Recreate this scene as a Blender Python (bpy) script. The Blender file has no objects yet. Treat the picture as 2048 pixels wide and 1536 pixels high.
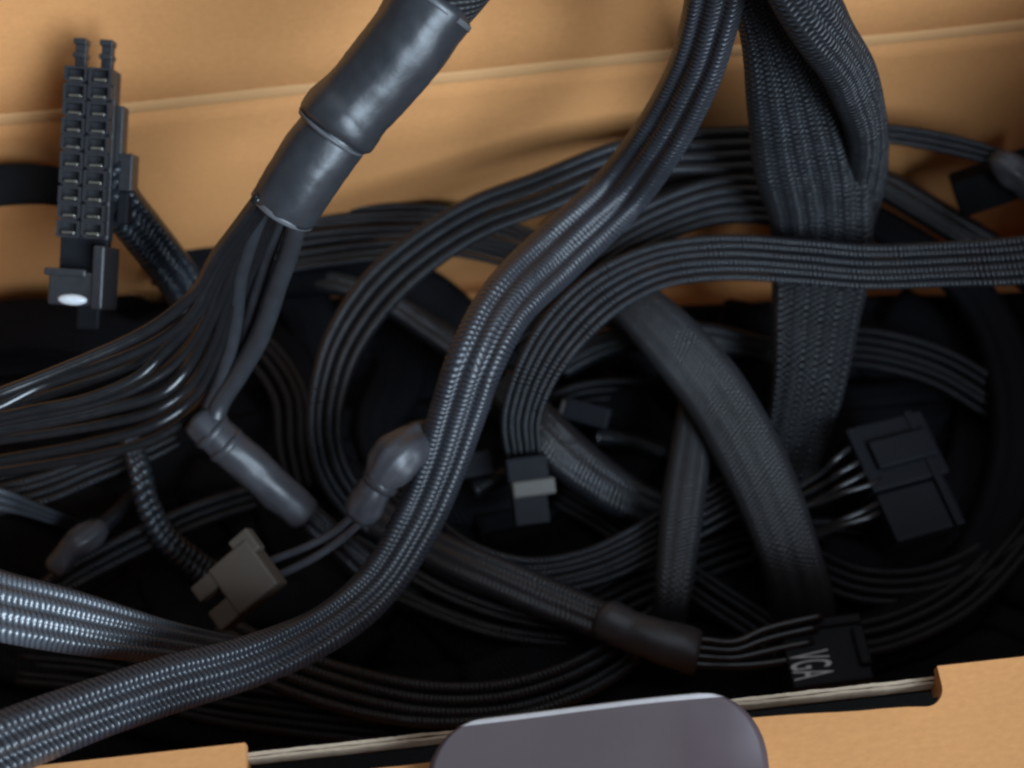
import bpy, bmesh, math, random
from mathutils import Vector, Matrix, noise

random.seed(7)
scn = bpy.context.scene
COL = scn.collection

# ------------------------------------------------------------------ camera
MM = 0.001
HFOV = math.radians(38.0)
FPX = 1024.0 / math.tan(HFOV / 2)          # focal length in photograph pixels (2048 wide)
RIM = 72.0                                 # height of the box walls, mm
DIST, PITCH = 253.0, math.radians(58.0)
ax = Vector((71476, 7256, -2974)).normalized()      # box x axis seen from the camera (roll and yaw)
s_ = math.sin(PITCH)
c_ = -s_ * ax.z
qa = ax.y ** 2 / ax.x ** 2 + 1
qb = -2 * c_ * ax.y / ax.x ** 2
qc = c_ * c_ / ax.x ** 2 - (1 - s_ * s_)
uy = (-qb + math.sqrt(qb * qb - 4 * qa * qc)) / (2 * qa)
up = Vector(((c_ - uy * ax.y) / ax.x, uy, s_))
fw = up.cross(ax)
ROT = Matrix((ax, fw, up))                 # camera vector -> world vector
CAM = Vector((0, 0, RIM + DIST * s_))      # mm

cd = bpy.data.cameras.new('camera')
cam = bpy.data.objects.new('camera', cd)
COL.objects.link(cam)
cd.sensor_fit = 'HORIZONTAL'
cd.angle = HFOV
cd.clip_start = 0.005
cd.clip_end = 50
cam.matrix_world = Matrix.Translation(CAM * MM) @ ROT.to_4x4()
cd.dof.use_dof = True
cd.dof.focus_distance = 0.235
cd.dof.aperture_fstop = 16.0
scn.camera = cam

# ------------------------------------------------------------------ light
w = bpy.data.worlds.new('World')
scn.world = w
w.use_nodes = True
bg = w.node_tree.nodes['Background']
bg.inputs['Color'].default_value = (0.86, 0.92, 1.0, 1)
bg.inputs['Strength'].default_value = 0.07


def area(name, loc, target, size, energy, color):
    d = bpy.data.lights.new(name, 'AREA')
    d.shape = 'RECTANGLE'
    d.size, d.size_y = size
    d.energy = energy
    d.color = color
    o = bpy.data.objects.new(name, d)
    COL.objects.link(o)
    o.location = loc
    o.rotation_euler = (Vector(target) - Vector(loc)).to_track_quat('-Z', 'Y').to_euler()
    return o


area('window_light', (0.68, -0.95, 0.76), (0.02, 0.14, 0.06), (0.72, 0.90), 39.0, (0.68, 0.84, 1.0))
area('ceiling_light', (0.10, 0.30, 1.55), (0.02, 0.12, 0.0), (1.1, 1.1), 4.0, (0.80, 0.90, 1.0))

scn.render.engine = 'CYCLES'
scn.cycles.use_denoising = True
scn.cycles.max_bounces = 6
scn.cycles.pixel_filter_type = 'GAUSSIAN'
scn.cycles.filter_width = 2.7
scn.view_settings.view_transform = 'Standard'
scn.view_settings.look = 'None'
scn.view_settings.exposure = 0.0
scn.view_settings.gamma = 1.0


# ------------------------------------------------------------------ helpers
def P(px, py, z):
    """photograph pixel + height above the box floor (mm) -> point in mm"""
    d = ROT @ Vector((px - 1024, 768 - py, -FPX))
    return CAM + d * ((z - CAM.z) / d.z)


def PY(px, py, y):
    d = ROT @ Vector((px - 1024, 768 - py, -FPX))
    return CAM + d * ((y - CAM.y) / d.y)


def depth(p):
    return -(ROT.transposed() @ (p - CAM)).z


def nodes_of(name):
    m = bpy.data.materials.new(name)
    m.use_nodes = True
    nt = m.node_tree
    return m, nt, nt.nodes['Principled BSDF']


def node(nt, kind, **kw):
    n = nt.nodes.new(kind)
    for k, v in kw.items():
        setattr(n, k, v)
    return n


def math_node(nt, op, a, b=None, c=None):
    n = node(nt, 'ShaderNodeMath', operation=op)
    for i, v in enumerate((a, b, c)):
        if v is None:
            continue
        if isinstance(v, (int, float)):
            n.inputs[i].default_value = v
        else:
            nt.links.new(v, n.inputs[i])
    return n.outputs[0]


def plain(name, col, rough, metal=0.0, bump=0.0, scale=900, var=0.25, spec=0.5):
    m, nt, b = nodes_of(name)
    tc = node(nt, 'ShaderNodeTexCoord')
    nz = node(nt, 'ShaderNodeTexNoise')
    nz.inputs['Scale'].default_value = scale
    nz.inputs['Detail'].default_value = 4
    nt.links.new(tc.outputs['Object'], nz.inputs['Vector'])
    mx = node(nt, 'ShaderNodeMix', data_type='RGBA')
    mx.inputs[6].default_value = tuple(c * (1 - var) for c in col) + (1,)
    mx.inputs[7].default_value = tuple(min(1, c * (1 + var)) for c in col) + (1,)
    nt.links.new(nz.outputs['Fac'], mx.inputs[0])
    nt.links.new(mx.outputs[2], b.inputs['Base Color'])
    r = math_node(nt, 'MULTIPLY_ADD', nz.outputs['Fac'], 0.2, rough - 0.1)
    nt.links.new(r, b.inputs['Roughness'])
    b.inputs['Metallic'].default_value = metal
    b.inputs['Specular IOR Level'].default_value = spec
    if bump:
        bp = node(nt, 'ShaderNodeBump')
        bp.inputs['Strength'].default_value = bump
        bp.inputs['Distance'].default_value = 0.0002
        nt.links.new(nz.outputs['Fac'], bp.inputs['Height'])
        nt.links.new(bp.outputs['Normal'], b.inputs['Normal'])
    return m


def braid(name, pu, pv, strand, gap, rough, bump, dist=0.00035, spec=0.5, cross=0.2):
    """woven monofilament sleeve; UV map is in millimetres"""
    m, nt, b = nodes_of(name)
    uv = node(nt, 'ShaderNodeUVMap')
    sp = node(nt, 'ShaderNodeSeparateXYZ')
    nt.links.new(uv.outputs['UV'], sp.inputs[0])
    tc = node(nt, 'ShaderNodeTexCoord')
    nz = node(nt, 'ShaderNodeTexNoise')
    nz.inputs['Scale'].default_value = 160
    nz.inputs['Detail'].default_value = 3
    nt.links.new(tc.outputs['Object'], nz.inputs['Vector'])
    wob = math_node(nt, 'MULTIPLY', nz.outputs['Fac'], 1.6)
    u = math_node(nt, 'DIVIDE', sp.outputs['X'], pu)
    v = math_node(nt, 'ADD', math_node(nt, 'DIVIDE', sp.outputs['Y'], pv), wob)
    s1 = math_node(nt, 'ADD', u, v)
    s2 = math_node(nt, 'SUBTRACT', u, v)
    r1 = math_node(nt, 'ABSOLUTE', math_node(nt, 'SINE', math_node(nt, 'MULTIPLY', s1, math.pi)))
    r2 = math_node(nt, 'ABSOLUTE', math_node(nt, 'SINE', math_node(nt, 'MULTIPLY', s2, math.pi)))
    h = math_node(nt, 'POWER', math_node(nt, 'MULTIPLY_ADD', r1, 1 - cross, math_node(nt, 'MULTIPLY', r2, cross)), 0.8)
    mx = node(nt, 'ShaderNodeMix', data_type='RGBA')
    mx.inputs[6].default_value = gap + (1,)
    mx.inputs[7].default_value = strand + (1,)
    nt.links.new(math_node(nt, 'MULTIPLY', h, math_node(nt, 'ADD', nz.outputs['Fac'], 0.45)), mx.inputs[0])
    nt.links.new(mx.outputs[2], b.inputs['Base Color'])
    b.inputs['Roughness'].default_value = rough
    b.inputs['Specular IOR Level'].default_value = spec
    bp = node(nt, 'ShaderNodeBump')
    bp.inputs['Strength'].default_value = bump
    bp.inputs['Distance'].default_value = dist
    nt.links.new(h, bp.inputs['Height'])
    nt.links.new(bp.outputs['Normal'], b.inputs['Normal'])
    return m


def cardboard(name, col, var=0.12, rough=0.85):
    m, nt, b = nodes_of(name)
    tc = node(nt, 'ShaderNodeTexCoord')
    n1 = node(nt, 'ShaderNodeTexNoise')
    n1.inputs['Scale'].default_value = 28
    n1.inputs['Detail'].default_value = 5
    n2 = node(nt, 'ShaderNodeTexNoise')
    n2.inputs['Scale'].default_value = 1300
    n2.inputs['Detail'].default_value = 3
    mp = node(nt, 'ShaderNodeMapping')
    mp.inputs['Scale'].default_value = (0.6, 1, 1)
    nt.links.new(tc.outputs['Object'], mp.inputs['Vector'])
    nt.links.new(mp.outputs['Vector'], n2.inputs['Vector'])
    nt.links.new(tc.outputs['Object'], n1.inputs['Vector'])
    f = math_node(nt, 'MULTIPLY_ADD', n2.outputs['Fac'], 0.45, math_node(nt, 'MULTIPLY', n1.outputs['Fac'], 0.6))
    mx = node(nt, 'ShaderNodeMix', data_type='RGBA')
    mx.inputs[6].default_value = tuple(c * (1 - var) for c in col) + (1,)
    mx.inputs[7].default_value = tuple(c * (1 + var) for c in col) + (1,)
    nt.links.new(f, mx.inputs[0])
    nt.links.new(mx.outputs[2], b.inputs['Base Color'])
    b.inputs['Roughness'].default_value = rough
    b.inputs['Specular IOR Level'].default_value = 0.25
    bp = node(nt, 'ShaderNodeBump')
    bp.inputs['Strength'].default_value = 0.25
    bp.inputs['Distance'].default_value = 0.0004
    nt.links.new(f, bp.inputs['Height'])
    nt.links.new(bp.outputs['Normal'], b.inputs['Normal'])
    return m


M = {
    'kraft': cardboard('kraft_cardboard', (0.58, 0.265, 0.096), 0.28),
    'fold': cardboard('pale_fold', (0.59, 0.315, 0.135)),
    'raw': cardboard('raw_cardboard_edge', (0.56, 0.44, 0.32), 0.35),
    'print': plain('grey_printed_card', (0.078, 0.054, 0.058), 0.33, bump=0.2, scale=90, var=0.22),
    'printedge': plain('worn_print_edge', (0.42, 0.38, 0.37), 0.7, var=0.15),
    'sleeve': braid('black_braided_sleeve', 3.2, 0.92, (0.030, 0.033, 0.041), (0.004, 0.004, 0.006), 0.38, 0.65, 0.0003, 0.65, 0.3),
    'grey': braid('highlight_grey_sleeve', 3.4, 0.85, (0.085, 0.094, 0.11), (0.010, 0.011, 0.014), 0.31, 0.55, 0.00025, 1.0),  # strands lightened: part of the ribbon's highlight sits in the colour
    'fine': braid('fine_black_sleeve', 3.0, 0.85, (0.014, 0.016, 0.020), (0.003, 0.003, 0.004), 0.37, 0.8, 0.0003, 0.5),
    'matte': braid('matte_black_sleeve', 2.5, 1.3, (0.018, 0.020, 0.024), (0.002, 0.002, 0.003), 0.48, 1.0, 0.0007, 0.5, 0.38),
    'smooth': braid('smooth_black_sleeve', 1.8, 0.85, (0.022, 0.024, 0.028), (0.004, 0.004, 0.005), 0.5, 0.8, 0.0003, 0.5, 0.4),
    'coarse': braid('coarse_ribbed_sleeve', 5.0, 1.5, (0.022, 0.028, 0.036), (0.003, 0.004, 0.005), 0.34, 1.0, 0.0005),
    'mesh': braid('wide_open_mesh_sleeve', 1.6, 1.4, (0.030, 0.030, 0.032), (0.004, 0.004, 0.004), 0.55, 1.0, 0.0006),
    'wire': plain('black_wire_insulation', (0.011, 0.011, 0.012), 0.20, bump=0.1, scale=500),
    'shrink': plain('black_heat_shrink', (0.028, 0.029, 0.033), 0.38, bump=0.5, scale=330),
    'edge': plain('pale_heat_shrink_edge', (0.09, 0.092, 0.10), 0.4, bump=0.3, scale=500),  # paler than the tubing, for its cut ends
    'boot': plain('grey_heat_shrink', (0.040, 0.040, 0.046), 0.42, bump=0.6, scale=260),
    'plastic': plain('black_plastic', (0.026, 0.026, 0.029), 0.38, bump=0.12, scale=700),
    'dull': plain('matt_black_plastic', (0.007, 0.008, 0.011), 0.62, bump=0.1, scale=700, spec=0.2),
    'brown': plain('olive_brown_plastic', (0.068, 0.053, 0.040), 0.65, bump=0.1, scale=600, var=0.1),
    'pale': plain('pale_grey_plastic', (0.085, 0.080, 0.070), 0.5, bump=0.1, scale=600, var=0.2),
    'glint': plain('glint_white', (0.75, 0.77, 0.80), 0.2),  # white that stands in for a bright glint
    'shade': braid('shade_dark_wire_sleeve', 2.6, 0.9, (0.009, 0.0095, 0.012), (0.002, 0.002, 0.003), 0.5, 0.6, 0.00025, 0.28),  # darkened copy: shade within the pile put into the colour
    'deep': braid('shade_dark_sleeve', 2.6, 1.0, (0.006, 0.006, 0.008), (0.002, 0.002, 0.003), 0.7, 0.6, 0.0003, 0.10),  # near-black copy: deep shade at the box bottom put into the colour
    'metal': plain('tinned_metal', (0.52, 0.50, 0.44), 0.3, metal=1.0),
    'strap': plain('matt_black_strap', (0.006, 0.006, 0.007), 0.9, scale=1500, spec=0.15),
    'ink': plain('white_ink', (0.55, 0.57, 0.60), 0.6, var=0.2),
    'table': plain('dark_table', (0.05, 0.035, 0.025), 0.5, scale=60, var=0.4),
}


def thing(name, label, cat, loc, group=None, mat=None):
    o = bpy.data.objects.new(name, None)
    COL.objects.link(o)
    o.empty_display_size = 0.005
    if mat is not None:
        o.matrix_world = mat
    else:
        o.location = Vector(loc) * MM
    o['label'] = label
    o['category'] = cat
    if group:
        o['group'] = group
    return o


def link(name, me, mat, parent, smooth=True):
    o = bpy.data.objects.new(name, me)
    COL.objects.link(o)
    if not me.materials:
        me.materials.append(mat)
    if smooth:
        me.polygons.foreach_set('use_smooth', [True] * len(me.polygons))
    o.parent = parent
    return o


def catmull(pts, t):
    n = len(pts) - 1
    i = min(int(t), n - 1)
    f = t - i
    p0, p1, p2, p3 = pts[max(i - 1, 0)], pts[i], pts[i + 1], pts[min(i + 2, n)]
    if i == 0:
        p0 = tuple(2 * a - b for a, b in zip(p1, p2))
    if i + 2 > n:
        p3 = tuple(2 * a - b for a, b in zip(p2, p1))
    return tuple(0.5 * (2 * b + (c - a) * f + (2 * a - 5 * b + 4 * c - d) * f * f + (3 * b - a - 3 * c + d) * f ** 3)
                 for a, b, c, d in zip(p0, p1, p2, p3))


def path(pts, wdef, step):
    """(px, py, z[, width px[, roll deg]]) control points -> evenly spaced samples"""
    full = []
    for p in pts:
        p = tuple(p)
        full.append((p[0], p[1], p[2], p[3] if len(p) > 3 else wdef, p[4] if len(p) > 4 else 0.0))
    raw = []
    n = (len(full) - 1) * 40
    for i in range(n + 1):
        x, y, z, wd, r = catmull(full, i / 40)
        q = P(x, y, z)
        raw.append((q, wd * depth(q) / FPX, r))
    out = [raw[0]]
    acc = 0
    for a, b in zip(raw, raw[1:]):
        L = (b[0] - a[0]).length
        while acc + L >= step:
            f = (step - acc) / L
            q = (a[0].lerp(b[0], f), a[1] + (b[1] - a[1]) * f, a[2] + (b[2] - a[2]) * f)
            out.append(q)
            L -= step - acc
            a = q
            acc = 0
        acc += L
    return out


def frames(smp):
    fr = []
    n = len(smp)
    for i, (p, wd, r) in enumerate(smp):
        T = (smp[min(i + 1, n - 1)][0] - smp[max(i - 1, 0)][0]).normalized()
        ref = (CAM - p).normalized()
        ref = (ref + Vector((0, 0, 0.25))).normalized()
        N = (ref - T * ref.dot(T)).normalized()
        if r:
            N = Matrix.Rotation(math.radians(r), 3, T) @ N
        fr.append((p, T, N, T.cross(N), wd))
    return fr


def profile(kind, segs, lobes=0, groove=0.0):
    if kind == 'round':
        return [(math.cos(2 * math.pi * i / segs), math.sin(2 * math.pi * i / segs)) for i in range(segs)]
    pr = []
    half = segs // 2
    for side in (1, -1):
        for i in range(half):
            a = math.pi * i / half
            s = math.cos(a) * side
            e = (1 - abs(s) ** 3.2) ** 0.55
            if lobes:
                e *= 1 - groove * (1 - abs(math.sin(math.pi * lobes * (s + 1) / 2)))
            pr.append((s, e * side))
    return pr


def sweep_mesh(fr, prof, thick, org, seed=0.0, wob=0.03, off=(0, 0), flat=True, rough_n=0.0):
    """thick: thickness in mm, or None = same as the width"""
    n, k = len(fr), len(prof)
    vs, fs, uvs = [], [], []
    per = [0.0]
    w0 = fr[n // 2][4] / 2
    t0 = (thick / 2) if thick else w0
    for i in range(k):
        a, b = prof[i], prof[(i + 1) % k]
        per.append(per[-1] + math.hypot((a[0] - b[0]) * w0, (a[1] - b[1]) * t0))
    ln = [0.0]
    for a, b in zip(fr, fr[1:]):
        ln.append(ln[-1] + (b[0] - a[0]).length)
    for i, (p, T, N, B, wd) in enumerate(fr):
        q = ln[i] * 0.06
        ww = wd / 2 * (1 + wob * noise.noise((q, seed, 0)))
        tt = (thick / 2 if thick else wd / 2) * (1 + wob * noise.noise((q, seed, 7)))
        c = p + B * off[0] + N * off[1]
        for j, (b, h) in enumerate(prof):
            g = 1.0
            if rough_n:
                g += rough_n * (noise.noise((ln[i] * 0.22, b * 1.3 + seed, h * 1.3)) + 0.55 * noise.noise((ln[i] * 0.05, b * 3.6 + seed, h * 3.6)) + 0.3 * noise.noise((ln[i] * 0.9, b * 2.0 + seed, h * 2.0)))
            vs.append((c + B * (ww * b * g) + N * (tt * h * g) - org) * MM)
    for i in range(n - 1):
        for j in range(k):
            j2 = (j + 1) % k
            fs.append((i * k + j, i * k + j2, (i + 1) * k + j2, (i + 1) * k + j))
            uvs += [(per[j], ln[i]), (per[j + 1], ln[i]), (per[j + 1], ln[i + 1]), (per[j], ln[i + 1])]
    for row, rev in ((0, True), (n - 1, False)):
        f = [row * k + j for j in range(k)]
        fs.append(tuple(reversed(f)) if rev else tuple(f))
        uvs += [(0, 0)] * k
    me = bpy.data.meshes.new('sweep')
    me.from_pydata(vs, [], fs)
    ul = me.uv_layers.new(name='UVMap')
    ul.data.foreach_set('uv', [c for t in uvs for c in t])
    me.update()
    return me


SEED = [0.0]


def nseed():
    SEED[0] += 3.7
    return SEED[0]


def base_of(pts):
    qs = [P(*p[:3]) for p in pts]
    c = sum(qs, Vector()) / len(qs)
    return Vector((c.x, c.y, min(q.z for q in qs)))


def org_of(root):
    return root.location / MM


def sleeve(root, pts, wd, thick, mat='sleeve', lobes=4, groove=0.25, name='sleeve', step=1.3, segs=44, wob=0.05):
    fr = frames(path(pts, wd, step))
    me = sweep_mesh(fr, profile('flat', segs, lobes, groove), thick, org_of(root), nseed(), wob)
    return link(name, me, M[mat], root)


def tube(root, pts, wd, mat='wire', name='wire', step=1.6, segs=14, wob=0.04, rough_n=0.0, parent=None, ratio=None):
    fr = frames(path(pts, wd, step))
    me = sweep_mesh(fr, profile('round', segs), ratio, org_of(root), nseed(), wob, rough_n=rough_n)
    return link(name, me, M[mat], parent or root)


def strands(root, pts, wd, n, mat='fine', name='wire', step=1.5, segs=12, jit=0.18, arch=0.0, fill=1.06):
    """flat run of n wires lying side by side"""
    fr = frames(path(pts, wd, step))
    for i in range(n):
        sd = nseed()
        g = []
        f = (i - (n - 1) / 2) / n
        for k, (p, T, N, B, w_) in enumerate(fr):
            pitch = w_ / n
            q = k * step * 0.018
            o1 = f * w_ + jit * pitch * noise.noise((q, sd, 1))
            o2 = jit * 1.6 * pitch * noise.noise((q, sd, 5)) - arch * pitch * (2 * f) ** 2
            g.append((p + B * o1 + N * o2, T, N, B, pitch * fill))
        me = sweep_mesh(g, profile('round', segs), None, org_of(root), sd, 0.03)
        link(name, me, M[mat], root)


def box_mesh(x0, x1, y0, y1, z0, z1, bev=0.25):
    bm = bmesh.new()
    bmesh.ops.create_cube(bm, size=1)
    for v in bm.verts:
        v.co = Vector(((x0 + x1) / 2 + v.co.x * (x1 - x0), (y0 + y1) / 2 + v.co.y * (y1 - y0),
                       (z0 + z1) / 2 + v.co.z * (z1 - z0))) * MM
    if bev:
        bmesh.ops.bevel(bm, geom=bm.edges[:], offset=bev * MM, segments=2, affect='EDGES', profile=0.5)
    me = bpy.data.meshes.new('box')
    bm.to_mesh(me)
    bm.free()
    return me


def block(root, name, dims, mat, bev=0.25, parent=None):
    return link(name, box_mesh(*dims, bev=bev), M[mat], parent or root, smooth=False)


def frame_px(o, xa, ya):
    """frame from three pixel+height points: origin, along x, towards y; z faces the viewer"""
    o, xa, ya = P(*o), P(*xa), P(*ya)
    X = (xa - o).normalized()
    Y = (ya - o)
    Y = (Y - X * Y.dot(X)).normalized()
    Z = X.cross(Y)
    m = Matrix((X, Y, Z)).transposed().to_4x4()
    m.translation = o * MM
    return m, (xa - o).length, abs((ya - o).dot(Y))


# ------------------------------------------------------------------ the box
XL, XR = -125.0, 142.0
YF = P(1024, 1432, RIM).y          # inner face of the front wall
YB = P(1024, 145, RIM).y           # inner face of the back wall
T = 2.2                            # board thickness
table = link('table', box_mesh(-420, 420, -240, 480, -24, -T - 0.05, 2), M['table'], None, False)
table['kind'] = 'structure'

boxr = thing('cardboard_box', 'open brown cardboard box full of black cables, lid folded back', 'box',
             (0.5 * (XL + XR), 0.5 * (YF + YB), -T))
BO = org_of(boxr)


def sheet(name, fn, nu, nv, th, mat, wave=0.0):
    """thin board: fn(u, v) -> (point, normal) in mm, u and v in 0..1"""
    vs, fs = [], []
    for side in (0, 1):
        for j in range(nv + 1):
            for i in range(nu + 1):
                p, n_ = fn(i / nu, j / nv)
                d = wave * noise.noise((p.x * 0.02, p.z * 0.025 + p.y * 0.02, 3.3)) if wave else 0
                vs.append((p + n_ * (d - side * th) - BO) * MM)
    k = (nu + 1) * (nv + 1)
    idx = lambda s, i, j: s * k + j * (nu + 1) + i
    for j in range(nv):
        for i in range(nu):
            fs.append((idx(0, i, j), idx(0, i + 1, j), idx(0, i + 1, j + 1), idx(0, i, j + 1)))
            fs.append((idx(1, i, j), idx(1, i, j + 1), idx(1, i + 1, j + 1), idx(1, i + 1, j)))
    for i in range(nu):
        fs.append((idx(0, i, 0), idx(1, i, 0), idx(1, i + 1, 0), idx(0, i + 1, 0)))
        fs.append((idx(0, i, nv), idx(0, i + 1, nv), idx(1, i + 1, nv), idx(1, i, nv)))
    for j in range(nv):
        fs.append((idx(0, 0, j), idx(0, 0, j + 1), idx(1, 0, j + 1), idx(1, 0, j)))
        fs.append((idx(0, nu, j), idx(1, nu, j), idx(1, nu, j + 1), idx(0, nu, j + 1)))
    me = bpy.data.meshes.new(name)
    me.from_pydata(vs, [], fs)
    bm = bmesh.new()
    bm.from_mesh(me)
    bmesh.ops.recalc_face_normals(bm, faces=bm.faces[:])
    bm.to_mesh(me)
    bm.free()
    o = link(name, me, M[mat], boxr, True)
    return o


V = Vector
block(boxr, 'floor', (XL - BO.x, XR - BO.x, YF - BO.y, YB - BO.y, 0, T), 'kraft', 0)
sheet('back_wall', lambda u, v: (V((XL + (XR - XL) * u, YB, 0.1 + (RIM - 0.8) * v)), V((0, -1, 0))), 40, 14, T, 'kraft', 1.3)
block(boxr, 'side_wall', (XL - T - BO.x, XL - BO.x, YF - T - BO.y, YB + T - BO.y, 0, RIM + T), 'kraft', 0.3)
block(boxr, 'side_wall', (XR - BO.x, XR + T - BO.x, YF - T - BO.y, YB + T - BO.y, 0, RIM + T), 'kraft', 0.3)
# unseen flaps added on the side walls to shade the interior
for sx, x_ in ((-1, XL), (1, XR)):
    fa = math.radians(10 if sx > 0 else 48)
    dv, nv_ = V((sx * math.sin(fa), 0, math.cos(fa))), V((-sx * math.cos(fa), 0, math.sin(fa)))
    sheet('shade_flap', lambda u, v: (V((x_, YF + 2 + (YB - YF - 4) * u, RIM + T)) + dv * (72 * v), nv_), 12, 6, T, 'kraft', 0.8)
LA = math.radians(27)
LD = V((0, math.sin(LA), math.cos(LA)))
LN = V((0, -math.cos(LA), math.sin(LA)))
sheet('lid', lambda u, v: (V((XL + (XR - XL) * u, YB, RIM + 0.9)) + LD * (128 * v), LN), 40, 14, T, 'kraft', 1.1)
# the fold between back wall and lid: a low rounded ridge, slightly paler than the board
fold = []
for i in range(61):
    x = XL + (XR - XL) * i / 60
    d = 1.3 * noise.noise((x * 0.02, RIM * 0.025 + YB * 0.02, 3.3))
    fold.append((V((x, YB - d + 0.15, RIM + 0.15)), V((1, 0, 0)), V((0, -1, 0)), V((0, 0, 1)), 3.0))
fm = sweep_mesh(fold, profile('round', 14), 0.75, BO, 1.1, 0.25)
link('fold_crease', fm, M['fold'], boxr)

# front wall with its slot, outward flap and printed locking tab
xs0, xs1 = P(492, 1494, RIM).x, P(1878, 1356, RIM).x
fw_ = block(boxr, 'front_wall', (XL - BO.x, XR - BO.x, YF - 1.0 - BO.y, YF - BO.y, 0, RIM + T - 6.4), 'kraft', 0.0)
block(boxr, 'wall_shoulder', (XL - BO.x, xs0 - 0.3 - BO.x, YF - T - BO.y, YF - BO.y, RIM + T - 6.45, RIM + T - 1.2), 'kraft', 0.0, fw_)
block(boxr, 'wall_shoulder', (xs1 + 0.3 - BO.x, XR - BO.x, YF - T - BO.y, YF - BO.y, RIM + T - 6.45, RIM + T - 1.2), 'kraft', 0.0, fw_)
block(boxr, 'slot_shade_sheet', (XL - BO.x, XR - BO.x, YF - 1.35 - BO.y, YF - 1.05 - BO.y, 0, RIM + T - 6.2), 'dull', 0)  # dark sheet standing in for the shade inside the slot
# raw cut edge of the front wall showing in the slot: two ragged paper liners with fluting between them
def ragged(yy, wy, h, sd, x0, x1, n=150):
    vs, fs = [], []
    for i in range(n + 1):
        x = x0 + (x1 - x0) * i / n
        a = 0.16 * noise.noise((x * 0.25, sd, 0)) + 0.1 * noise.noise((x * 1.3, sd, 3))
        b = 0.16 * noise.noise((x * 0.3, sd, 6)) + 0.1 * noise.noise((x * 1.1, sd, 9))
        t = 0.3 * noise.noise((x * 0.12, sd, 12)) + 0.12 * noise.noise((x * 1.7, sd, 15))
        for y, z in ((yy + wy / 2 + a, RIM - 8), (yy + wy / 2 + a, RIM + h + t), (yy - wy / 2 + b, RIM + h + t - 0.05), (yy - wy / 2 + b, RIM - 8)):
            vs.append((V((x, y, z)) - BO) * MM)
    for i in range(n):
        for k in range(3):
            fs.append((i * 4 + k, i * 4 + k + 1, i * 4 + k + 5, i * 4 + k + 4))
    fs += [(0, 1, 2, 3), (n * 4 + 3, n * 4 + 2, n * 4 + 1, n * 4)]
    me = bpy.data.meshes.new('ragged')
    me.from_pydata(vs, [], fs)
    bm = bmesh.new()
    bm.from_mesh(me)
    bmesh.ops.recalc_face_normals(bm, faces=bm.faces[:])
    bm.to_mesh(me)
    bm.free()
    return me


link('raw_edge', ragged(YF - 0.22, 0.45, -3.3, 1.0, xs0 - 0.6, xs1 + 0.6), M['raw'], boxr, False)
link('raw_edge', ragged(YF - 0.78, 0.4, -3.6, 5.0, xs0 - 0.6, xs1 + 0.6), M['raw'], boxr, False)
SL = math.radians(-5)
FD = V((0, -math.cos(SL), math.sin(SL)))
FN = V((0, math.sin(SL) * 1.0, math.cos(SL)))
GAP = 5.9


def flap_fn(x0, x1, start):
    return lambda u, v: (V((x0 + (x1 - x0) * u, YF - 0.3 - start, RIM)) + FD * (v * (70 - start)), FN)


xmid = 0.5 * (xs0 + xs1)


def flap_mesh():
    """one sheet with a slot notched out of its inner edge, rounded slot ends"""
    bm = bmesh.new()
    out = [(XL, 0), (XL, 70), (XR, 70), (XR, 0)]
    r = GAP / 2
    notch = []
    for i in range(9):
        a = math.pi * 0.5 * i / 8
        notch.append((xs1 - r + r * math.cos(a) + 0.0, GAP - r + r * math.sin(a)))
    for i in range(1, 30):
        x = xs1 - r + (xs0 - xs1 + 2 * r) * i / 30
        g_ = GAP - 1.5 * max(0, min(1, (xs1 - x) / 34)) if x > xmid else GAP
        notch.append((x, g_ + 0.25 * noise.noise((x * 0.12, 2, 2))))
    for i in range(9):
        a = math.pi * 0.5 * (1 - i / 8)
        notch.append((xs0 + r - r * math.cos(a), GAP - r + r * math.sin(a)))
    poly = out + [(xs1, 0)] + notch + [(xs0, 0)]
    vs = []
    for x, d in poly:
        p = V((x, YF + 0.2, RIM + 0.7)) + FD * d
        vs.append(bm.verts.new((p - BO) * MM))
    f = bm.faces.new(vs)
    bmesh.ops.recalc_face_normals(bm, faces=[f])
    if f.normal.z < 0:
        f.normal_flip()
    ex = bmesh.ops.extrude_face_region(bm, geom=[f])
    for v in ex['geom']:
        if isinstance(v, bmesh.types.BMVert):
            v.co -= FN * T * MM
    bmesh.ops.recalc_face_normals(bm, faces=bm.faces[:])
    bmesh.ops.triangulate(bm, faces=[q for q in bm.faces if len(q.verts) > 4])
    me = bpy.data.meshes.new('front_flap')
    bm.to_mesh(me)
    bm.free()
    return me


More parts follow.
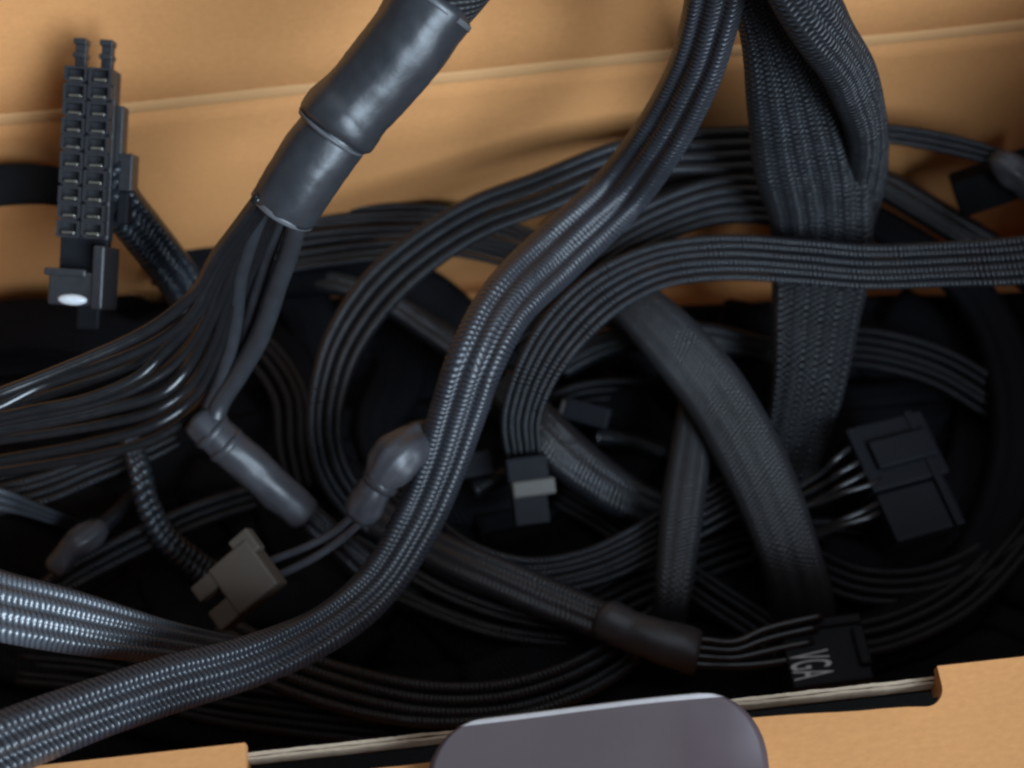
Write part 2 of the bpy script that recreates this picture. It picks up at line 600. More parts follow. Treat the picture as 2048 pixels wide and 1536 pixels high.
flap = link('front_flap', flap_mesh(), M['kraft'], boxr, False)
def tab_mesh():
    xa, xb = P(848, 1500, RIM + 5).x, P(1532, 1450, RIM + 5).x
    nu, nv = 48, 26
    yt = P(1200, 1408, RIM + 6).y          # inner edge of the tab
    L = 62.0
    rad = 9.0
    vs, fs = [], []
    for side in (0, 1):
        for j in range(nv + 1):
            v = (j / nv) ** 1.7
            d = v * L
            ins = 0.0
            if d < rad:
                ins = rad - math.sqrt(max(0, rad * rad - (rad - d) ** 2))
            for i in range(nu + 1):
                u = i / nu
                x = xa + ins + (xb - xa - 2 * ins) * u
                y = yt - d
                z = RIM + 5.4 - d * 0.062
                z += 0.9 * math.exp(-d / 5.0) * 0.4
                # the tab curls down along its right edge
                e = max(0.0, (x - (xb - 26)) / 26)
                z -= 4.2 * e * e * min(1, d / 12)
                z -= 0.5 * math.cos((x - xa) / (xb - xa) * 5.0)
                z += 0.25 * noise.noise((x * 0.06, y * 0.06, 1))
                vs.append((V((x, y, z - side * 1.3)) - BO) * MM)
    k = (nu + 1) * (nv + 1)
    idx = lambda s, i, j: s * k + j * (nu + 1) + i
    top = 0
    for j in range(nv):
        for i in range(nu):
            fs.append((idx(0, i, j), idx(0, i, j + 1), idx(0, i + 1, j + 1), idx(0, i + 1, j)))
    top = len(fs)
    for j in range(nv):
        for i in range(nu):
            fs.append((idx(1, i, j), idx(1, i + 1, j), idx(1, i + 1, j + 1), idx(1, i, j + 1)))
    for i in range(nu):
        fs.append((idx(0, i, 0), idx(0, i + 1, 0), idx(1, i + 1, 0), idx(1, i, 0)))
        fs.append((idx(0, i, nv), idx(1, i, nv), idx(1, i + 1, nv), idx(0, i + 1, nv)))
    for j in range(nv):
        fs.append((idx(0, 0, j), idx(1, 0, j), idx(1, 0, j + 1), idx(0, 0, j + 1)))
        fs.append((idx(0, nu, j), idx(0, nu, j + 1), idx(1, nu, j + 1), idx(1, nu, j)))
    me = bpy.data.meshes.new('tab')
    me.from_pydata(vs, [], fs)
    me.materials.append(M['print'])
    me.materials.append(M['printedge'])
    for i, p in enumerate(me.polygons):
        p.material_index = 0 if (2 * nu <= i < top) else 1
        p.use_smooth = i < top
    bm = bmesh.new()
    bm.from_mesh(me)
    bmesh.ops.recalc_face_normals(bm, faces=bm.faces[:])
    bm.to_mesh(me)
    bm.free()
    return me


tab = link('locking_tab', tab_mesh(), M['print'], boxr, False)
tab['label'] = 'grey printed locking tab with rounded corners'

# ------------------------------------------------------------------ cables
CABLES = 'black cables piled in the cardboard box'


def cable(name, label, pts, cat='cable', group=None):
    return thing(name, label, cat, base_of(pts), group)


# long braided ribbon that crosses the whole box (A)
pA = [(1470, -190, 136, 122), (1440, -60, 123, 122), (1420, 40, 113, 120, 4), (1386, 150, 101, 116, 6), (1320, 275, 85, 116, 4), (1230, 395, 69, 122),
      (1120, 500, 66, 124), (1015, 605, 68.5, 122, -4), (952, 720, 67, 116, -8), (914, 830, 59, 114, -8), (878, 940, 52, 106, -8),
      (828, 1055, 46, 100, -4), (755, 1170, 44, 96), (650, 1258, 48, 98, 8), (500, 1323, 57, 106, -18), (330, 1372, 66, 118, -18), (160, 1430, 74, 126, -18),
      (0, 1492, 80, 134, -18), (-120, 1545, 82, 134, -18)]
c = cable('sleeved_cable', 'long braided ribbon cable snaking from the lid across the pile to the front corner', pA)
sleeve(c, pA, 118, 4.8, 'sleeve', 3, 0.48, segs=56)

# wide dark ribbon hanging down (B)
pB = [(1480, -200, 138, 120), (1505, -70, 122, 120), (1538, 40, 107, 130), (1582, 160, 92, 190), (1614, 290, 74, 222), (1640, 420, 54, 212),
      (1642, 530, 40, 196), (1630, 640, 33, 176), (1618, 750, 27, 156), (1596, 860, 19, 130), (1570, 960, 12, 110)]
c = cable('sleeved_cable', 'widest braided ribbon cable hanging from the lid straight down and under the crossing cable', pB)
sleeve(c, pB, 190, 6.0, 'matte', 6, 0.20, segs=72)

# ribbon beside it that curls over to the right (C)
pC = [(1540, -180, 146, 130), (1580, -60, 132, 130), (1640, 50, 118, 130, -10), (1700, 150, 99, 120, -22), (1732, 255, 80, 98, -35),
      (1730, 360, 58, 90, -30), (1700, 450, 38, 90), (1660, 560, 22, 90)]
c = cable('sleeved_cable', 'braided ribbon cable curling over from the lid beside the widest hanging ribbon', pC)
sleeve(c, pC, 130, 6.0, 'matte', 4, 0.12)

# horizontal ribbon bending down in the middle (D) with its grey plug
pD = [(2160, 500, 60, 100), (2048, 520, 58, 98), (1900, 528, 55, 92), (1740, 533, 53, 92), (1600, 522, 52, 92), (1450, 514, 51, 92), (1320, 530, 50, 92),
      (1210, 582, 49, 100), (1125, 662, 47, 100), (1070, 750, 44, 88), (1042, 835, 38, 80), (1046, 900, 31, 74), (1052, 940, 28, 66)]
c = cable('power_cable', 'flat ridged cable running along the box, then bending down to a small pale plug', pD)
strands(c, pD, 96, 6, 'fine')
m_, lx, ly = frame_px((1012, 915, 30), (1090, 905, 30), (1030, 1065, 22))


def sub_frame(root, name, mat4, dims, mat, bev=0.3, parent=None):
    """a block given in its own pixel frame, stored under the cable root"""
    me = box_mesh(*dims, bev=bev)
    rel = Matrix.Translation(-root.location) @ mat4
    me.transform(rel)
    return link(name, me, M[mat], parent or root, smooth=False)


pl = sub_frame(c, 'plug', m_, (-0.5, lx, 0, 5.0, -4, 1.2), 'dull', 0.5)
sub_frame(c, 'plug_collar', m_, (0.2, lx + 1.0, 4.6, 8.0, -4.2, 1.9), 'pale', 0.5, pl)
sub_frame(c, 'plug_nose', m_, (0.0, lx - 0.8, 7.6, 13.5, -3.6, 0.9), 'dull', 0.4, pl)
sub_frame(c, 'latch', m_, (lx * 0.25, lx * 0.75, 3.0, 10.5, 1.0, 2.2), 'pale', 0.3, pl)

# looping ribbon along the back wall and down the left (E)
pE = [(1660, 300, 50, 90), (1560, 296, 52, 90), (1450, 300, 54, 92), (1330, 305, 56, 90), (1220, 330, 56, 84), (1080, 386, 53, 84), (960, 432, 49, 84), (850, 500, 46, 86),
      (760, 580, 44, 90), (690, 680, 42, 84), (656, 780, 39, 76), (648, 870, 34, 72), (668, 950, 26, 70), (720, 1020, 17, 66), (800, 1070, 10, 60)]
c = cable('power_cable', 'ridged ribbon cable looping along the back wall and down in a long left-hand arc', pE)
strands(c, pE, 84, 4, 'fine', fill=1.1)

# ribbon under A on its right (F)
pF = [(1680, 430, 44, 100), (1560, 405, 47, 100), (1450, 400, 49, 98), (1350, 428, 49, 92), (1250, 478, 48, 86), (1160, 545, 46, 84), (1080, 615, 42, 84), (1010, 680, 36, 80)]
c = cable('power_cable', 'ridged ribbon cable arching between the long snaking ribbon and the bare box bottom', pF)
strands(c, pF, 92, 5, 'fine')
pF2 = [(1700, 350, 34, 90), (1560, 350, 34, 90), (1440, 350, 35, 88), (1340, 368, 35, 80), (1240, 410, 33, 70), (1150, 470, 30, 70)]
c = cable('power_cable', 'dark ribbon cable tucked between two arching ribbons by the back wall', pF2)
strands(c, pF2, 84, 4, 'fine')

# wires along the back wall (G)
pG = [(380, 520, 22, 130), (520, 492, 28, 130), (660, 472, 31, 124), (780, 462, 33, 116), (900, 462, 34, 104), (1010, 488, 33, 90), (1120, 520, 30, 86)]
c = cable('power_cable', 'loose row of thin black wires lying along the foot of the back wall', pG)
strands(c, pG, 100, 8, 'fine', fill=1.0, jit=0.3)
pG2 = [(470, 560, 18, 60), (580, 556, 22, 58), (680, 565, 24, 56), (780, 605, 24, 56), (850, 650, 24, 58), (920, 700, 24, 60), (990, 760, 20, 60)]
c = cable('sleeved_cable', 'narrow braided cable slanting behind the long snaking ribbon', pG2)
sleeve(c, pG2, 58, 4.0, 'fine', 2, 0.2)

# smooth wide ribbon descending in the centre right (H)
pH = [(1190, 560, 34, 90), (1270, 610, 38, 104), (1350, 690, 38, 122), (1425, 780, 36, 132), (1490, 890, 34, 136), (1540, 1000, 31, 130), (1576, 1100, 27, 124), (1600, 1190, 18, 130), (1605, 1250, 10, 130)]
c = cable('sleeved_cable', 'smooth grey-black ribbon cable dropping diagonally beneath the horizontal ridged cable', pH)
sleeve(c, pH, 126, 5.2, 'smooth', 4, 0.12)

# upright ribbon (I)
pI = [(1400, 690, 26, 66), (1394, 790, 28, 72), (1382, 890, 29, 82), (1368, 990, 29, 88), (1356, 1090, 28, 84), (1346, 1180, 26, 74), (1336, 1250, 18, 70)]
c = cable('sleeved_cable', 'narrow upright ribbon cable standing between the plug and the diagonal ribbon', pI)
sleeve(c, pI, 84, 4.6, 'smooth', 3, 0.14)

# cable with the heat shrink and the lettered plug (J)
pJ = [(700, 1000, 10, 80), (800, 1060, 16, 80), (900, 1112, 20, 82), (1010, 1160, 22, 84), (1110, 1203, 23, 84), (1220, 1248, 24, 78), (1260, 1262, 24, 70)]
c = cable('power_cable', 'braided cable ending in heat shrink and a plug lettered VGA by the front wall', pJ)
sleeve(c, pJ, 82, 4.6, 'sleeve', 3, 0.3)
tube(c, [(1208, 1238, 24.5, 78), (1225, 1246, 25, 86), (1262, 1262, 25, 80), (1300, 1275, 25.5, 84), (1345, 1290, 25.5, 92), (1385, 1303, 25, 92), (1408, 1308, 25, 80)], 84,
     'boot', 'heat_shrink', 1.0, 28, 0.06, 0.10)
for i, (y0, y1, x1, z1) in enumerate([(1278, 1240, 1606, 27), (1295, 1262, 1600, 26), (1312, 1290, 1592, 25), (1328, 1318, 1590, 24)]):
    tube(c, [(1372, y0 - 2, 26 - i), (1410, y0 + 2, 26 - i), (1470, y0 + 6 - i, 25.5 - i), (1530, 0.35 * y0 + 0.65 * y1 + 6, 26 - i), (x1, y1, z1), (x1 + 40, y1 - 8, z1)], 17, 'wire', 'wire', 1.2, 10)
m_, lx, ly = frame_px((1588, 1378, 25), (1750, 1356, 25), (1583, 1249, 25))
pl = sub_frame(c, 'plug', m_, (0, lx, 0, ly, -9, 0), 'dull', 0.5)
sub_frame(c, 'latch', m_, (lx * 0.86, lx * 1.0, ly * 0.2, ly * 0.8, 0.05, 1.6), 'dull', 0.4, pl)
sub_frame(c, 'plug_rib', m_, (lx * 0.2, lx * 1.02, ly - 1.6, ly + 0.3, -6, 0.9), 'dull', 0.4, pl)
tx = bpy.data.curves.new('lettering', 'FONT')
tx.body = 'VGA'
tx.size = 1.0
tx.extrude = 0.004
tx.space_character = 1.02
to = bpy.data.objects.new('tmp_text', tx)
COL.objects.link(to)
bpy.context.view_layer.update()
tm = bpy.data.meshes.new_from_object(to)
bpy.data.objects.remove(to)
xsv = [v.co.x for v in tm.vertices]
ysv = [v.co.y for v in tm.vertices]
x0_, x1_, y0_, y1_ = min(xsv), max(xsv), min(ysv), max(ysv)
pa, pb = P(1588, 1362, 25), P(1656, 1298, 25)
fi = m_.inverted()
qa_, qb_ = (fi @ (pa * MM)) / MM, (fi @ (pb * MM)) / MM
for v in tm.vertices:                      # reads downwards: text x -> -local y, text y -> +local x
    u_, t_ = (v.co.x - x0_) / (x1_ - x0_), (v.co.y - y0_) / (y1_ - y0_)
    v.co = V((qa_.x + (qb_.x - qa_.x) * t_, qb_.y + (qa_.y - qb_.y) * u_, 0.06 + (0.05 if v.co.z > 0 else 0))) * MM
tm.transform(Matrix.Translation(-c.location) @ m_)
link('lettering', tm, M['ink'], pl, False)

# strands next to it (J2)
pJ2 = [(700, 1090, 10, 110), (800, 1150, 15, 112), (900, 1200, 17, 104), (1010, 1238, 17, 96), (1130, 1258, 15, 80), (1240, 1262, 10, 70)]
c = cable('power_cable', 'dark fan of wires running under the heat shrink of the lettered cable', pJ2)
strands(c, pJ2, 100, 5, 'fine', jit=0.4, fill=0.95)

# U of wires feeding the broad plug on the right (K + L)
pK = [(760, 980, 12, 76), (840, 1052, 18, 78), (930, 1118, 21, 80), (1050, 1152, 22, 80), (1170, 1136, 22, 80), (1280, 1090, 22, 84), (1390, 1030, 22, 90), (1490, 982, 21, 92), (1560, 955, 19, 96)]
c = cable('power_cable', 'row of wires sagging in a U under the upright ribbon to a broad black plug', pK)
strands(c, pK, 84, 6, 'fine', jit=0.3)
for (xa, ya), (xb, yb) in [((1636, 950), (1700, 896)), ((1640, 972), (1716, 925)), ((1636, 1000), (1724, 950)), ((1634, 1006), (1738, 970)), ((1636, 1070), (1738, 1034)), ((1642, 1062), (1730, 1020))]:
    tube(c, [(2 * xa - xb - 30, 2 * ya - yb + 5, 21), (xa, ya, 25), ((xa + xb) / 2, (ya + yb) / 2 - 2, 27.5), (xb, yb, 28), (xb + 25, yb - 14, 27.5)], 13, 'wire', 'wire', 1.2, 10)
m_, lx, ly = frame_px((1690, 858, 30), (1748, 985, 28), (1819, 773, 28))
pl = sub_frame(c, 'plug', m_, (0, lx, 0, ly, -8, 0.2), 'dull', 0.5)
sub_frame(c, 'latch', m_, (lx * 0.3, lx * 0.72, ly * 0.15, ly * 0.92, -0.1, 1.6), 'dull', 0.4, pl)
sub_frame(c, 'plug_half', m_, (lx + 0.3, lx * 1.75, 0.6, ly * 0.93, -8.5, -0.5), 'dull', 0.5, pl)
sub_frame(c, 'plug_rim', m_, (-0.4, lx * 1.77, ly * 0.76, ly * 0.86, -8.2, 0.7), 'dull', 0.3, pl)

# U of wires near the front wall (M)
pM = [(430, 1270, 14, 96), (560, 1330, 17, 96), (700, 1376, 19, 96), (850, 1406, 20, 92), (1000, 1404, 20, 88), (1130, 1370, 19, 84), (1230, 1318, 17, 80), (1310, 1250, 13, 70), (1380, 1180, 8, 70)]
c = cable('power_cable', 'dark row of wires sagging along the foot of the front wall', pM)
strands(c, pM, 92, 4, 'fine', jit=0.3)

# bright ribbon at the left (N)
pN = [(-140, 1165, 80, 156, -18), (-20, 1206, 77, 150, -18), (120, 1238, 70, 138, -18), (250, 1266, 61, 112, -18), (360, 1288, 51, 88, -18), (460, 1304, 41, 70, -18), (560, 1312, 30, 60)]
c = cable('power_cable', 'bright ribbed ribbon cable coming over the left side and diving under the long ribbon', pN)
sleeve(c, pN, 130, 4.6, 'grey', 4, 0.42, segs=64)

# ---- thick bundle with heat shrink and fanned wires
pT = [(1120, -330, 138, 170), (1010, -180, 131, 172), (905, -45, 123.5, 170), (830, 58, 118, 146)]
c = cable('cable_bundle', 'thick cable bundle in shiny black heat shrink fanning out into loose wires', pT + [(570, 415, 98)])
tube(c, pT, 170, 'mesh', 'braided_sleeve', 1.2, 40, 0.03)
tube(c, [(868, 8, 120.5, 174), (860, 20, 120, 173), (790, 120, 115, 166), (718, 200, 111, 160), (694, 226, 109.7, 170), (680, 242, 109, 174), (668, 256, 108.3, 166), (660, 268, 107.7, 146)], 158, 'shrink', 'heat_shrink', 0.7, 56, 0.02, 0.040)
tube(c, [(690, 240, 108.6, 140), (660, 278, 107, 144), (620, 334, 104, 146), (585, 388, 100.8, 142), (566, 420, 98.5, 136)], 140, 'shrink', 'heat_shrink', 0.7, 56, 0.02, 0.040)
for a_, b_ in (((872, 2, 120.8, 176), (865, 12, 120.3, 178)), ((570, 412, 99.0, 139), (564, 422, 98.3, 140)), ((664, 262, 108.0, 158), (659, 269, 107.6, 150))):
    tube(c, [a_, tuple((p_ + q_) / 2 for p_, q_ in zip(a_, b_)), b_], 150, 'edge', 'cut_edge', 0.3, 48, 0.03)
fan = [
    [(520, 392, 103), (470, 460, 96), (427, 518, 90), (393, 580, 84), (325, 641, 79), (239, 689, 77), (102, 747, 76), (0, 787, 76), (-90, 820, 76)],
    [(528, 398, 102), (475, 470, 94), (427, 540, 87), (383, 628, 80), (308, 686, 75), (205, 730, 73), (85, 770, 72), (0, 812, 72), (-90, 850, 72)],
    [(536, 404, 101), (482, 480, 92), (437, 545, 85), (393, 631, 77), (325, 706, 71), (273, 755, 69), (171, 798, 68), (68, 819, 68), (-20, 838, 68), (-100, 855, 68)],
    [(524, 410, 99), (476, 490, 90), (440, 560, 82), (405, 650, 73), (352, 725, 67), (270, 778, 65), (160, 815, 64), (40, 838, 64), (-90, 866, 64)],
    [(534, 412, 99), (480, 500, 88), (448, 580, 79), (412, 660, 70), (376, 733, 63), (325, 785, 61), (239, 812, 60), (137, 836, 60), (0, 861, 60), (-90, 874, 60)],
    [(545, 416, 98), (490, 510, 86), (455, 600, 76), (425, 690, 66), (380, 770, 58), (307, 822, 56), (205, 848, 55), (100, 866, 55), (0, 880, 55), (-90, 892, 55)],
    [(552, 418, 97), (500, 520, 84), (462, 620, 73), (430, 715, 62), (385, 795, 54), (307, 850, 52), (171, 888, 51), (0, 920, 51), (-90, 936, 51)],
    [(560, 420, 97), (508, 530, 82), (466, 640, 70), (440, 740, 59), (392, 820, 50), (307, 878, 47), (188, 912, 46), (60, 935, 45), (-80, 958, 45)],
    [(540, 420, 96), (490, 530, 80), (452, 640, 66), (420, 735, 54), (360, 815, 46), (270, 862, 43), (160, 898, 42), (60, 925, 41), (-80, 950, 41)],
    [(515, 405, 99), (462, 490, 86), (415, 580, 77), (360, 660, 70), (280, 722, 66), (180, 762, 65), (60, 800, 64), (-80, 838, 64)],
    [(530, 400, 97), (466, 500, 82), (420, 610, 70), (370, 700, 62), (300, 758, 57), (200, 790, 56), (80, 822, 55), (-80, 850, 55)],
]
for i, q in enumerate(fan):
    tube(c, q, (25, 23, 22, 18, 24, 20, 22, 21, 19, 18, 18)[i], 'wire', 'wire', 1.6, 12)
cords = [
    ([(536, 395, 101), (506, 467, 92), (480, 552, 81), (468, 655, 68), (448, 740, 59), (425, 800, 53), (408, 850, 50)], 32),
    ([(596, 415, 98), (585, 480, 90), (554, 570, 79), (519, 672, 67), (478, 745, 59), (440, 805, 53), (424, 858, 50)], 42),
    ([(568, 420, 97), (540, 500, 85), (512, 590, 74), (488, 680, 63), (460, 760, 55), (425, 830, 50), (412, 860, 48)], 28),
]
for q, wd in cords:
    tube(c, q, wd, 'shrink', 'cord', 1.4, 16, rough_n=0.04)
bt = tube(c, [(400, 838, 50.2, 74), (412, 850, 49.8, 78), (440, 876, 48.2, 78), (500, 930, 44, 80), (560, 985, 39, 78), (612, 1032, 33.5, 76)], 76, 'boot', 'heat_shrink', 0.8, 36, 0.04, 0.09)
sleeve(c, [(590, 1012, 36, 66), (630, 1048, 31.5, 64), (690, 1100, 24, 66), (760, 1160, 15, 70), (840, 1210, 9, 70)], 66, 4.6, 'fine', 3, 0.25)
for a_, b_, z_ in ((424, 862, 49.2), (452, 889, 47.4)):
    tube(c, [(a_ - 5, b_ - 5, z_ + 0.4, 78), (a_, b_, z_, 88), (a_ + 6, b_ + 5, z_ - 0.5, 78)], 84, 'boot', 'clamp_ring', 0.35, 32, 0.02, parent=bt)

# ---- the twenty-plus-four pin connector standing at the left
botm, topm = P(160, 612, 66), P(184, 138, 90)
X = (P(215, 610, 66) - botm).normalized()
Yv = (topm - botm).normalized()
X = (X - Yv * X.dot(Yv)).normalized()
Zv = X.cross(Yv)
mc = Matrix((X, Yv, Zv)).transposed().to_4x4()
mc.translation = botm * MM
LEN = (topm - botm).length
con = thing('motherboard_connector', 'tall black twenty-four pin connector standing on end against the lid', 'connector', (0, 0, 0), mat=mc)
PIT = LEN * 0.715 / 10
PX = 4.3
S = 0.8
W2 = 4.45


def socket_mesh(cham):
    bm = bmesh.new()
    o_, i_, h_ = PIT * 0.485, PIT * 0.36, PIT * 0.8
    ch = o_ * 0.45 if cham else 0.05 * o_

    def ring(r, z, cc):
        k_ = PX / PIT
        pts = [(-r + cc, -r), (r - cc, -r), (r, -r + cc), (r, r - cc * 0.2), (r - cc * 0.2, r), (-r + cc * 0.2, r), (-r, r - cc * 0.2), (-r, -r + cc)]
        return [bm.verts.new(V((a * k_, b, z)) * MM) for a, b in pts]
    r0, r1, r2, r3 = ring(o_, -0.2, ch), ring(o_, h_, ch), ring(i_, h_, ch * 0.7), ring(i_, 0.1, ch * 0.7)
    for a, b in ((r0, r1), (r1, r2), (r2, r3)):
        for k in range(8):
            bm.faces.new((a[k], a[(k + 1) % 8], b[(k + 1) % 8], b[k]))
    bm.faces.new(r3)
    bmesh.ops.recalc_face_normals(bm, faces=bm.faces[:])
    me = bpy.data.meshes.new('socket')
    bm.to_mesh(me)
    bm.free()
    return me


sk = [socket_mesh(False), socket_mesh(True)]
term = box_mesh(-PX * 0.27, PX * 0.27, -PIT * 0.30, -PIT * 0.16, 0.05, PIT * 0.78, 0.08)
y0 = LEN * 0.285
hs = link('housing', box_mesh(-W2, W2, y0 - PIT * 0.02, LEN, -4.5 * S, 0, 0.3), M['plastic'], con, False)


def put_socket(parent, x, y, z, k):
    s = link('socket', sk[k], M['plastic'], parent, False)
    s.location = V((x, y, z)) * MM
    t = link('terminal', term, M['metal'], s, False)
    t.location = (0, 0, 0)


for r in range(10):
    for q in (-1, 1):
        put_socket(hs, q * PX * 0.51, y0 + PIT * (r + 0.5), 0, (r + (q > 0)) % 2)
# rails above the housing
for q in (-1, 1):
    b_ = link('rail', box_mesh(q * PX * 0.55 - 1.3 * S, q * PX * 0.55 + 1.3 * S, LEN - 1, LEN + 6.6 * S, -3 * S, -0.6, 0.25), M['plastic'], con, False)
    link('rail_tooth', box_mesh(q * PX * 0.55 - 1.5 * S, q * PX * 0.55 + 1.5 * S, LEN + 2.4 * S, LEN + 3.6 * S, -3.4 * S, 0.3, 0.2), M['plastic'], b_, False)
    link('rail_tooth', box_mesh(q * PX * 0.55 - 1.5 * S, q * PX * 0.55 + 1.5 * S, LEN + 5.4 * S, LEN + 6.8 * S, -3.4 * S, 0.3, 0.2), M['plastic'], b_, False)
# four pin block with a smooth face below the gap
fb = link('four_pin_block', box_mesh(-W2 * 1.12, W2 * 1.08, 0, PIT * 2.0, -6 * S, 3.4, 0.5), M['plastic'], con, False)
link('block_lip', box_mesh(-W2 * 1.3, W2 * 0.4, PIT * 1.7, PIT * 2.15, -8 * S, 3.8, 0.35), M['plastic'], fb, False)
link('block_rail', box_mesh(W2 * 0.66, W2 * 1.14, -0.4, PIT * 3.6, -8 * S, 4.0, 0.4), M['plastic'], con, False)
link('neck', box_mesh(-W2 * 0.98, W2 * 0.98, PIT * 1.8, PIT * 4.3, -4 * S, -0.6, 0.3), M['dull'], con, False)
bm = bmesh.new()
bmesh.ops.create_uvsphere(bm, u_segments=20, v_segments=12, radius=1)
for v in bm.verts:
    v.co = V((v.co.x * 3.4 * S, v.co.y * 1.3 * S, v.co.z * 1.3 * S)) * MM + V((-W2 * 0.1, PIT * 0.35, 3.2)) * MM
gm = bpy.data.meshes.new('glint_mesh')
bm.to_mesh(gm)
bm.free()
link('glint_bead', gm, M['glint'], fb, True)  # white bead painting a glint onto the black block
# latch on the right side
lt = link('latch', box_mesh(W2 - 0.2, W2 + 1.5 * S, LEN * 0.58, LEN * 0.86, -7 * S, -2.2 * S, 0.3), M['plastic'], con, False)
link('latch_hook', box_mesh(W2 + 1.0 * S, W2 + 4.2 * S, LEN * 0.50, LEN * 0.66, -8 * S, -2.0 * S, 0.3), M['plastic'], lt, False)
link('latch_hook', box_mesh(W2 + 0.8 * S, W2 + 3.4 * S, LEN * 0.36, LEN * 0.50, -8 * S, -3.0 * S, 0.3), M['dull'], lt, False)
link('stem', box_mesh(-0.2 * W2, 0.75 * W2, -LEN * 0.10, 0.4, -7 * S, -1.0, 0.5), M['dull'], con, False)

pQ2 = [(205, 330, 78, 92), (235, 400, 72, 94), (278, 455, 64, 92), (325, 515, 53, 90), (365, 570, 42, 86), (400, 640, 30, 80)]
c = cable('sleeved_cable', 'coarse blue-black ribbed cable coming out behind the tall connector', pQ2)
sleeve(c, pQ2, 90, 6.5, 'coarse', 3, 0.25)
pS = [(-120, 378, 62, 84), (-40, 374, 62, 84), (40, 368, 62, 84), (110, 372, 62, 80), (190, 388, 60, 78), (250, 420, 52, 70)]
c = cable('cable_strap', 'dull black flat strap passing behind the tall connector', pS, 'strap')
sleeve(c, pS, 82, 3.0, 'strap', 0, 0, 'strap')

# ---- small cable with boot and the brown plug (P)
pP = [(960, 800, 36, 60), (900, 850, 41, 70), (850, 880, 48, 70), (805, 925, 52, 60)]
c = cable('power_cable', 'brown two-pronged plug on two wires leading to a puffy grey boot', pP + [(500, 1160, 36)])
sleeve(c, pP, 70, 5.0, 'sleeve', 3, 0.25)
tube(c, [(850, 872, 52, 62), (832, 884, 54, 82), (808, 902, 55.5, 98), (786, 924, 55.5, 98), (768, 950, 54, 82), (758, 966, 52.8, 66), (748, 982, 51.6, 70), (734, 1004, 49.6, 74), (720, 1024, 47.6, 68), (713, 1034, 46.8, 56)], 90, 'boot', 'boot', 0.6, 40, 0.06, 0.17)
tube(c, [(764, 958, 53.2, 76), (760, 964, 52.9, 80), (755, 971, 52.4, 76)], 78, 'plastic', 'cable_tie', 0.3, 32, 0.02)
tube(c, [(734, 1000, 51), (710, 1026, 48.5), (670, 1062, 43), (620, 1090, 40.5), (565, 1112, 38), (520, 1130, 36)], 16, 'boot', 'wire', 1.1, 12)
tube(c, [(748, 1008, 50), (724, 1040, 47.5), (680, 1080, 42.5), (630, 1114, 40), (580, 1140, 38), (535, 1160, 36)], 17, 'boot', 'wire', 1.1, 12)
m_, lx, ly = frame_px((514, 1078, 40), (578, 1166, 38), (444, 1150, 36))
b_ = sub_frame(c, 'plug', m_, (0, lx, 0, ly, -5.5, 0), 'brown', 0.5)
sub_frame(c, 'prong', m_, (lx * 0.02, lx * 0.34, ly - 0.3, ly * 1.5, -5, -0.6), 'brown', 0.4, b_)
sub_frame(c, 'prong', m_, (lx * 0.58, lx * 0.99, ly - 0.3, ly * 1.5, -5, -0.3), 'brown', 0.4, b_)
sub_frame(c, 'plug_tongue', m_, (-1.6, lx * 0.3, -1.2, ly * 0.35, -5.2, -2.4), 'brown', 0.4, b_)

# ---- ribbed cable at the left (Q)
pQ = [(262, 880, 34, 46), (280, 945, 33, 48), (296, 1010, 30, 50), (330, 1075, 25, 54), (392, 1130, 19, 60), (470, 1185, 13, 60)]
c = cable('sleeved_cable', 'short coarse ribbed cable dropping below the fanned wires', pQ)
sleeve(c, pQ, 50, 5.0, 'coarse', 2, 0.15)
# ---- small grey plug at the left (R)
pR = [(300, 960, 14, 30), (250, 1010, 20, 32), (214, 1045, 25, 34), (190, 1065, 27, 40)]
c = cable('power_cable', 'small grey plug on a thin cable lying left of the brown plug', pR)
tube(c, pR, 34, 'fine', 'cable_end', 1.2, 16)
tube(c, [(204, 1052, 28, 34), (190, 1064, 29, 54), (165, 1082, 29.5, 56), (140, 1100, 29, 50), (118, 1128, 28, 46), (108, 1142, 27, 40)], 54, 'boot', 'plug', 0.6, 32, 0.05, 0.26)
# ---- wires at the far left (S)
pS2 = [(-90, 1010, 26, 90), (20, 985, 28, 88), (100, 962, 29, 86), (180, 930, 29, 80), (280, 895, 27, 70), (360, 860, 24, 60)]
c = cable('power_cable', 'dim row of wires lying under the fanned wires', pS2)
strands(c, pS2, 86, 5, 'fine', jit=0.4, fill=0.9)
pS3 = [(-110, 985, 50, 52), (-40, 992, 48, 50), (15, 1003, 44, 44), (55, 1016, 37, 34), (110, 1036, 26, 28), (170, 1060, 14, 26)]
c = cable('sleeved_cable', 'bright tip of a ribbed cable peeking in under the fanned wires', pS3)
strands(c, pS3, 46, 3, 'grey')
pS4 = [(60, 1215, 22, 60), (130, 1160, 24, 58), (220, 1110, 24, 56), (320, 1062, 22, 54), (420, 1020, 18, 50), (520, 990, 14, 50)]
c = cable('power_cable', 'dark blue-black ribbed cable between the small grey plug and the bright ribbon', pS4)
strands(c, pS4, 58, 3, 'fine', jit=0.3)

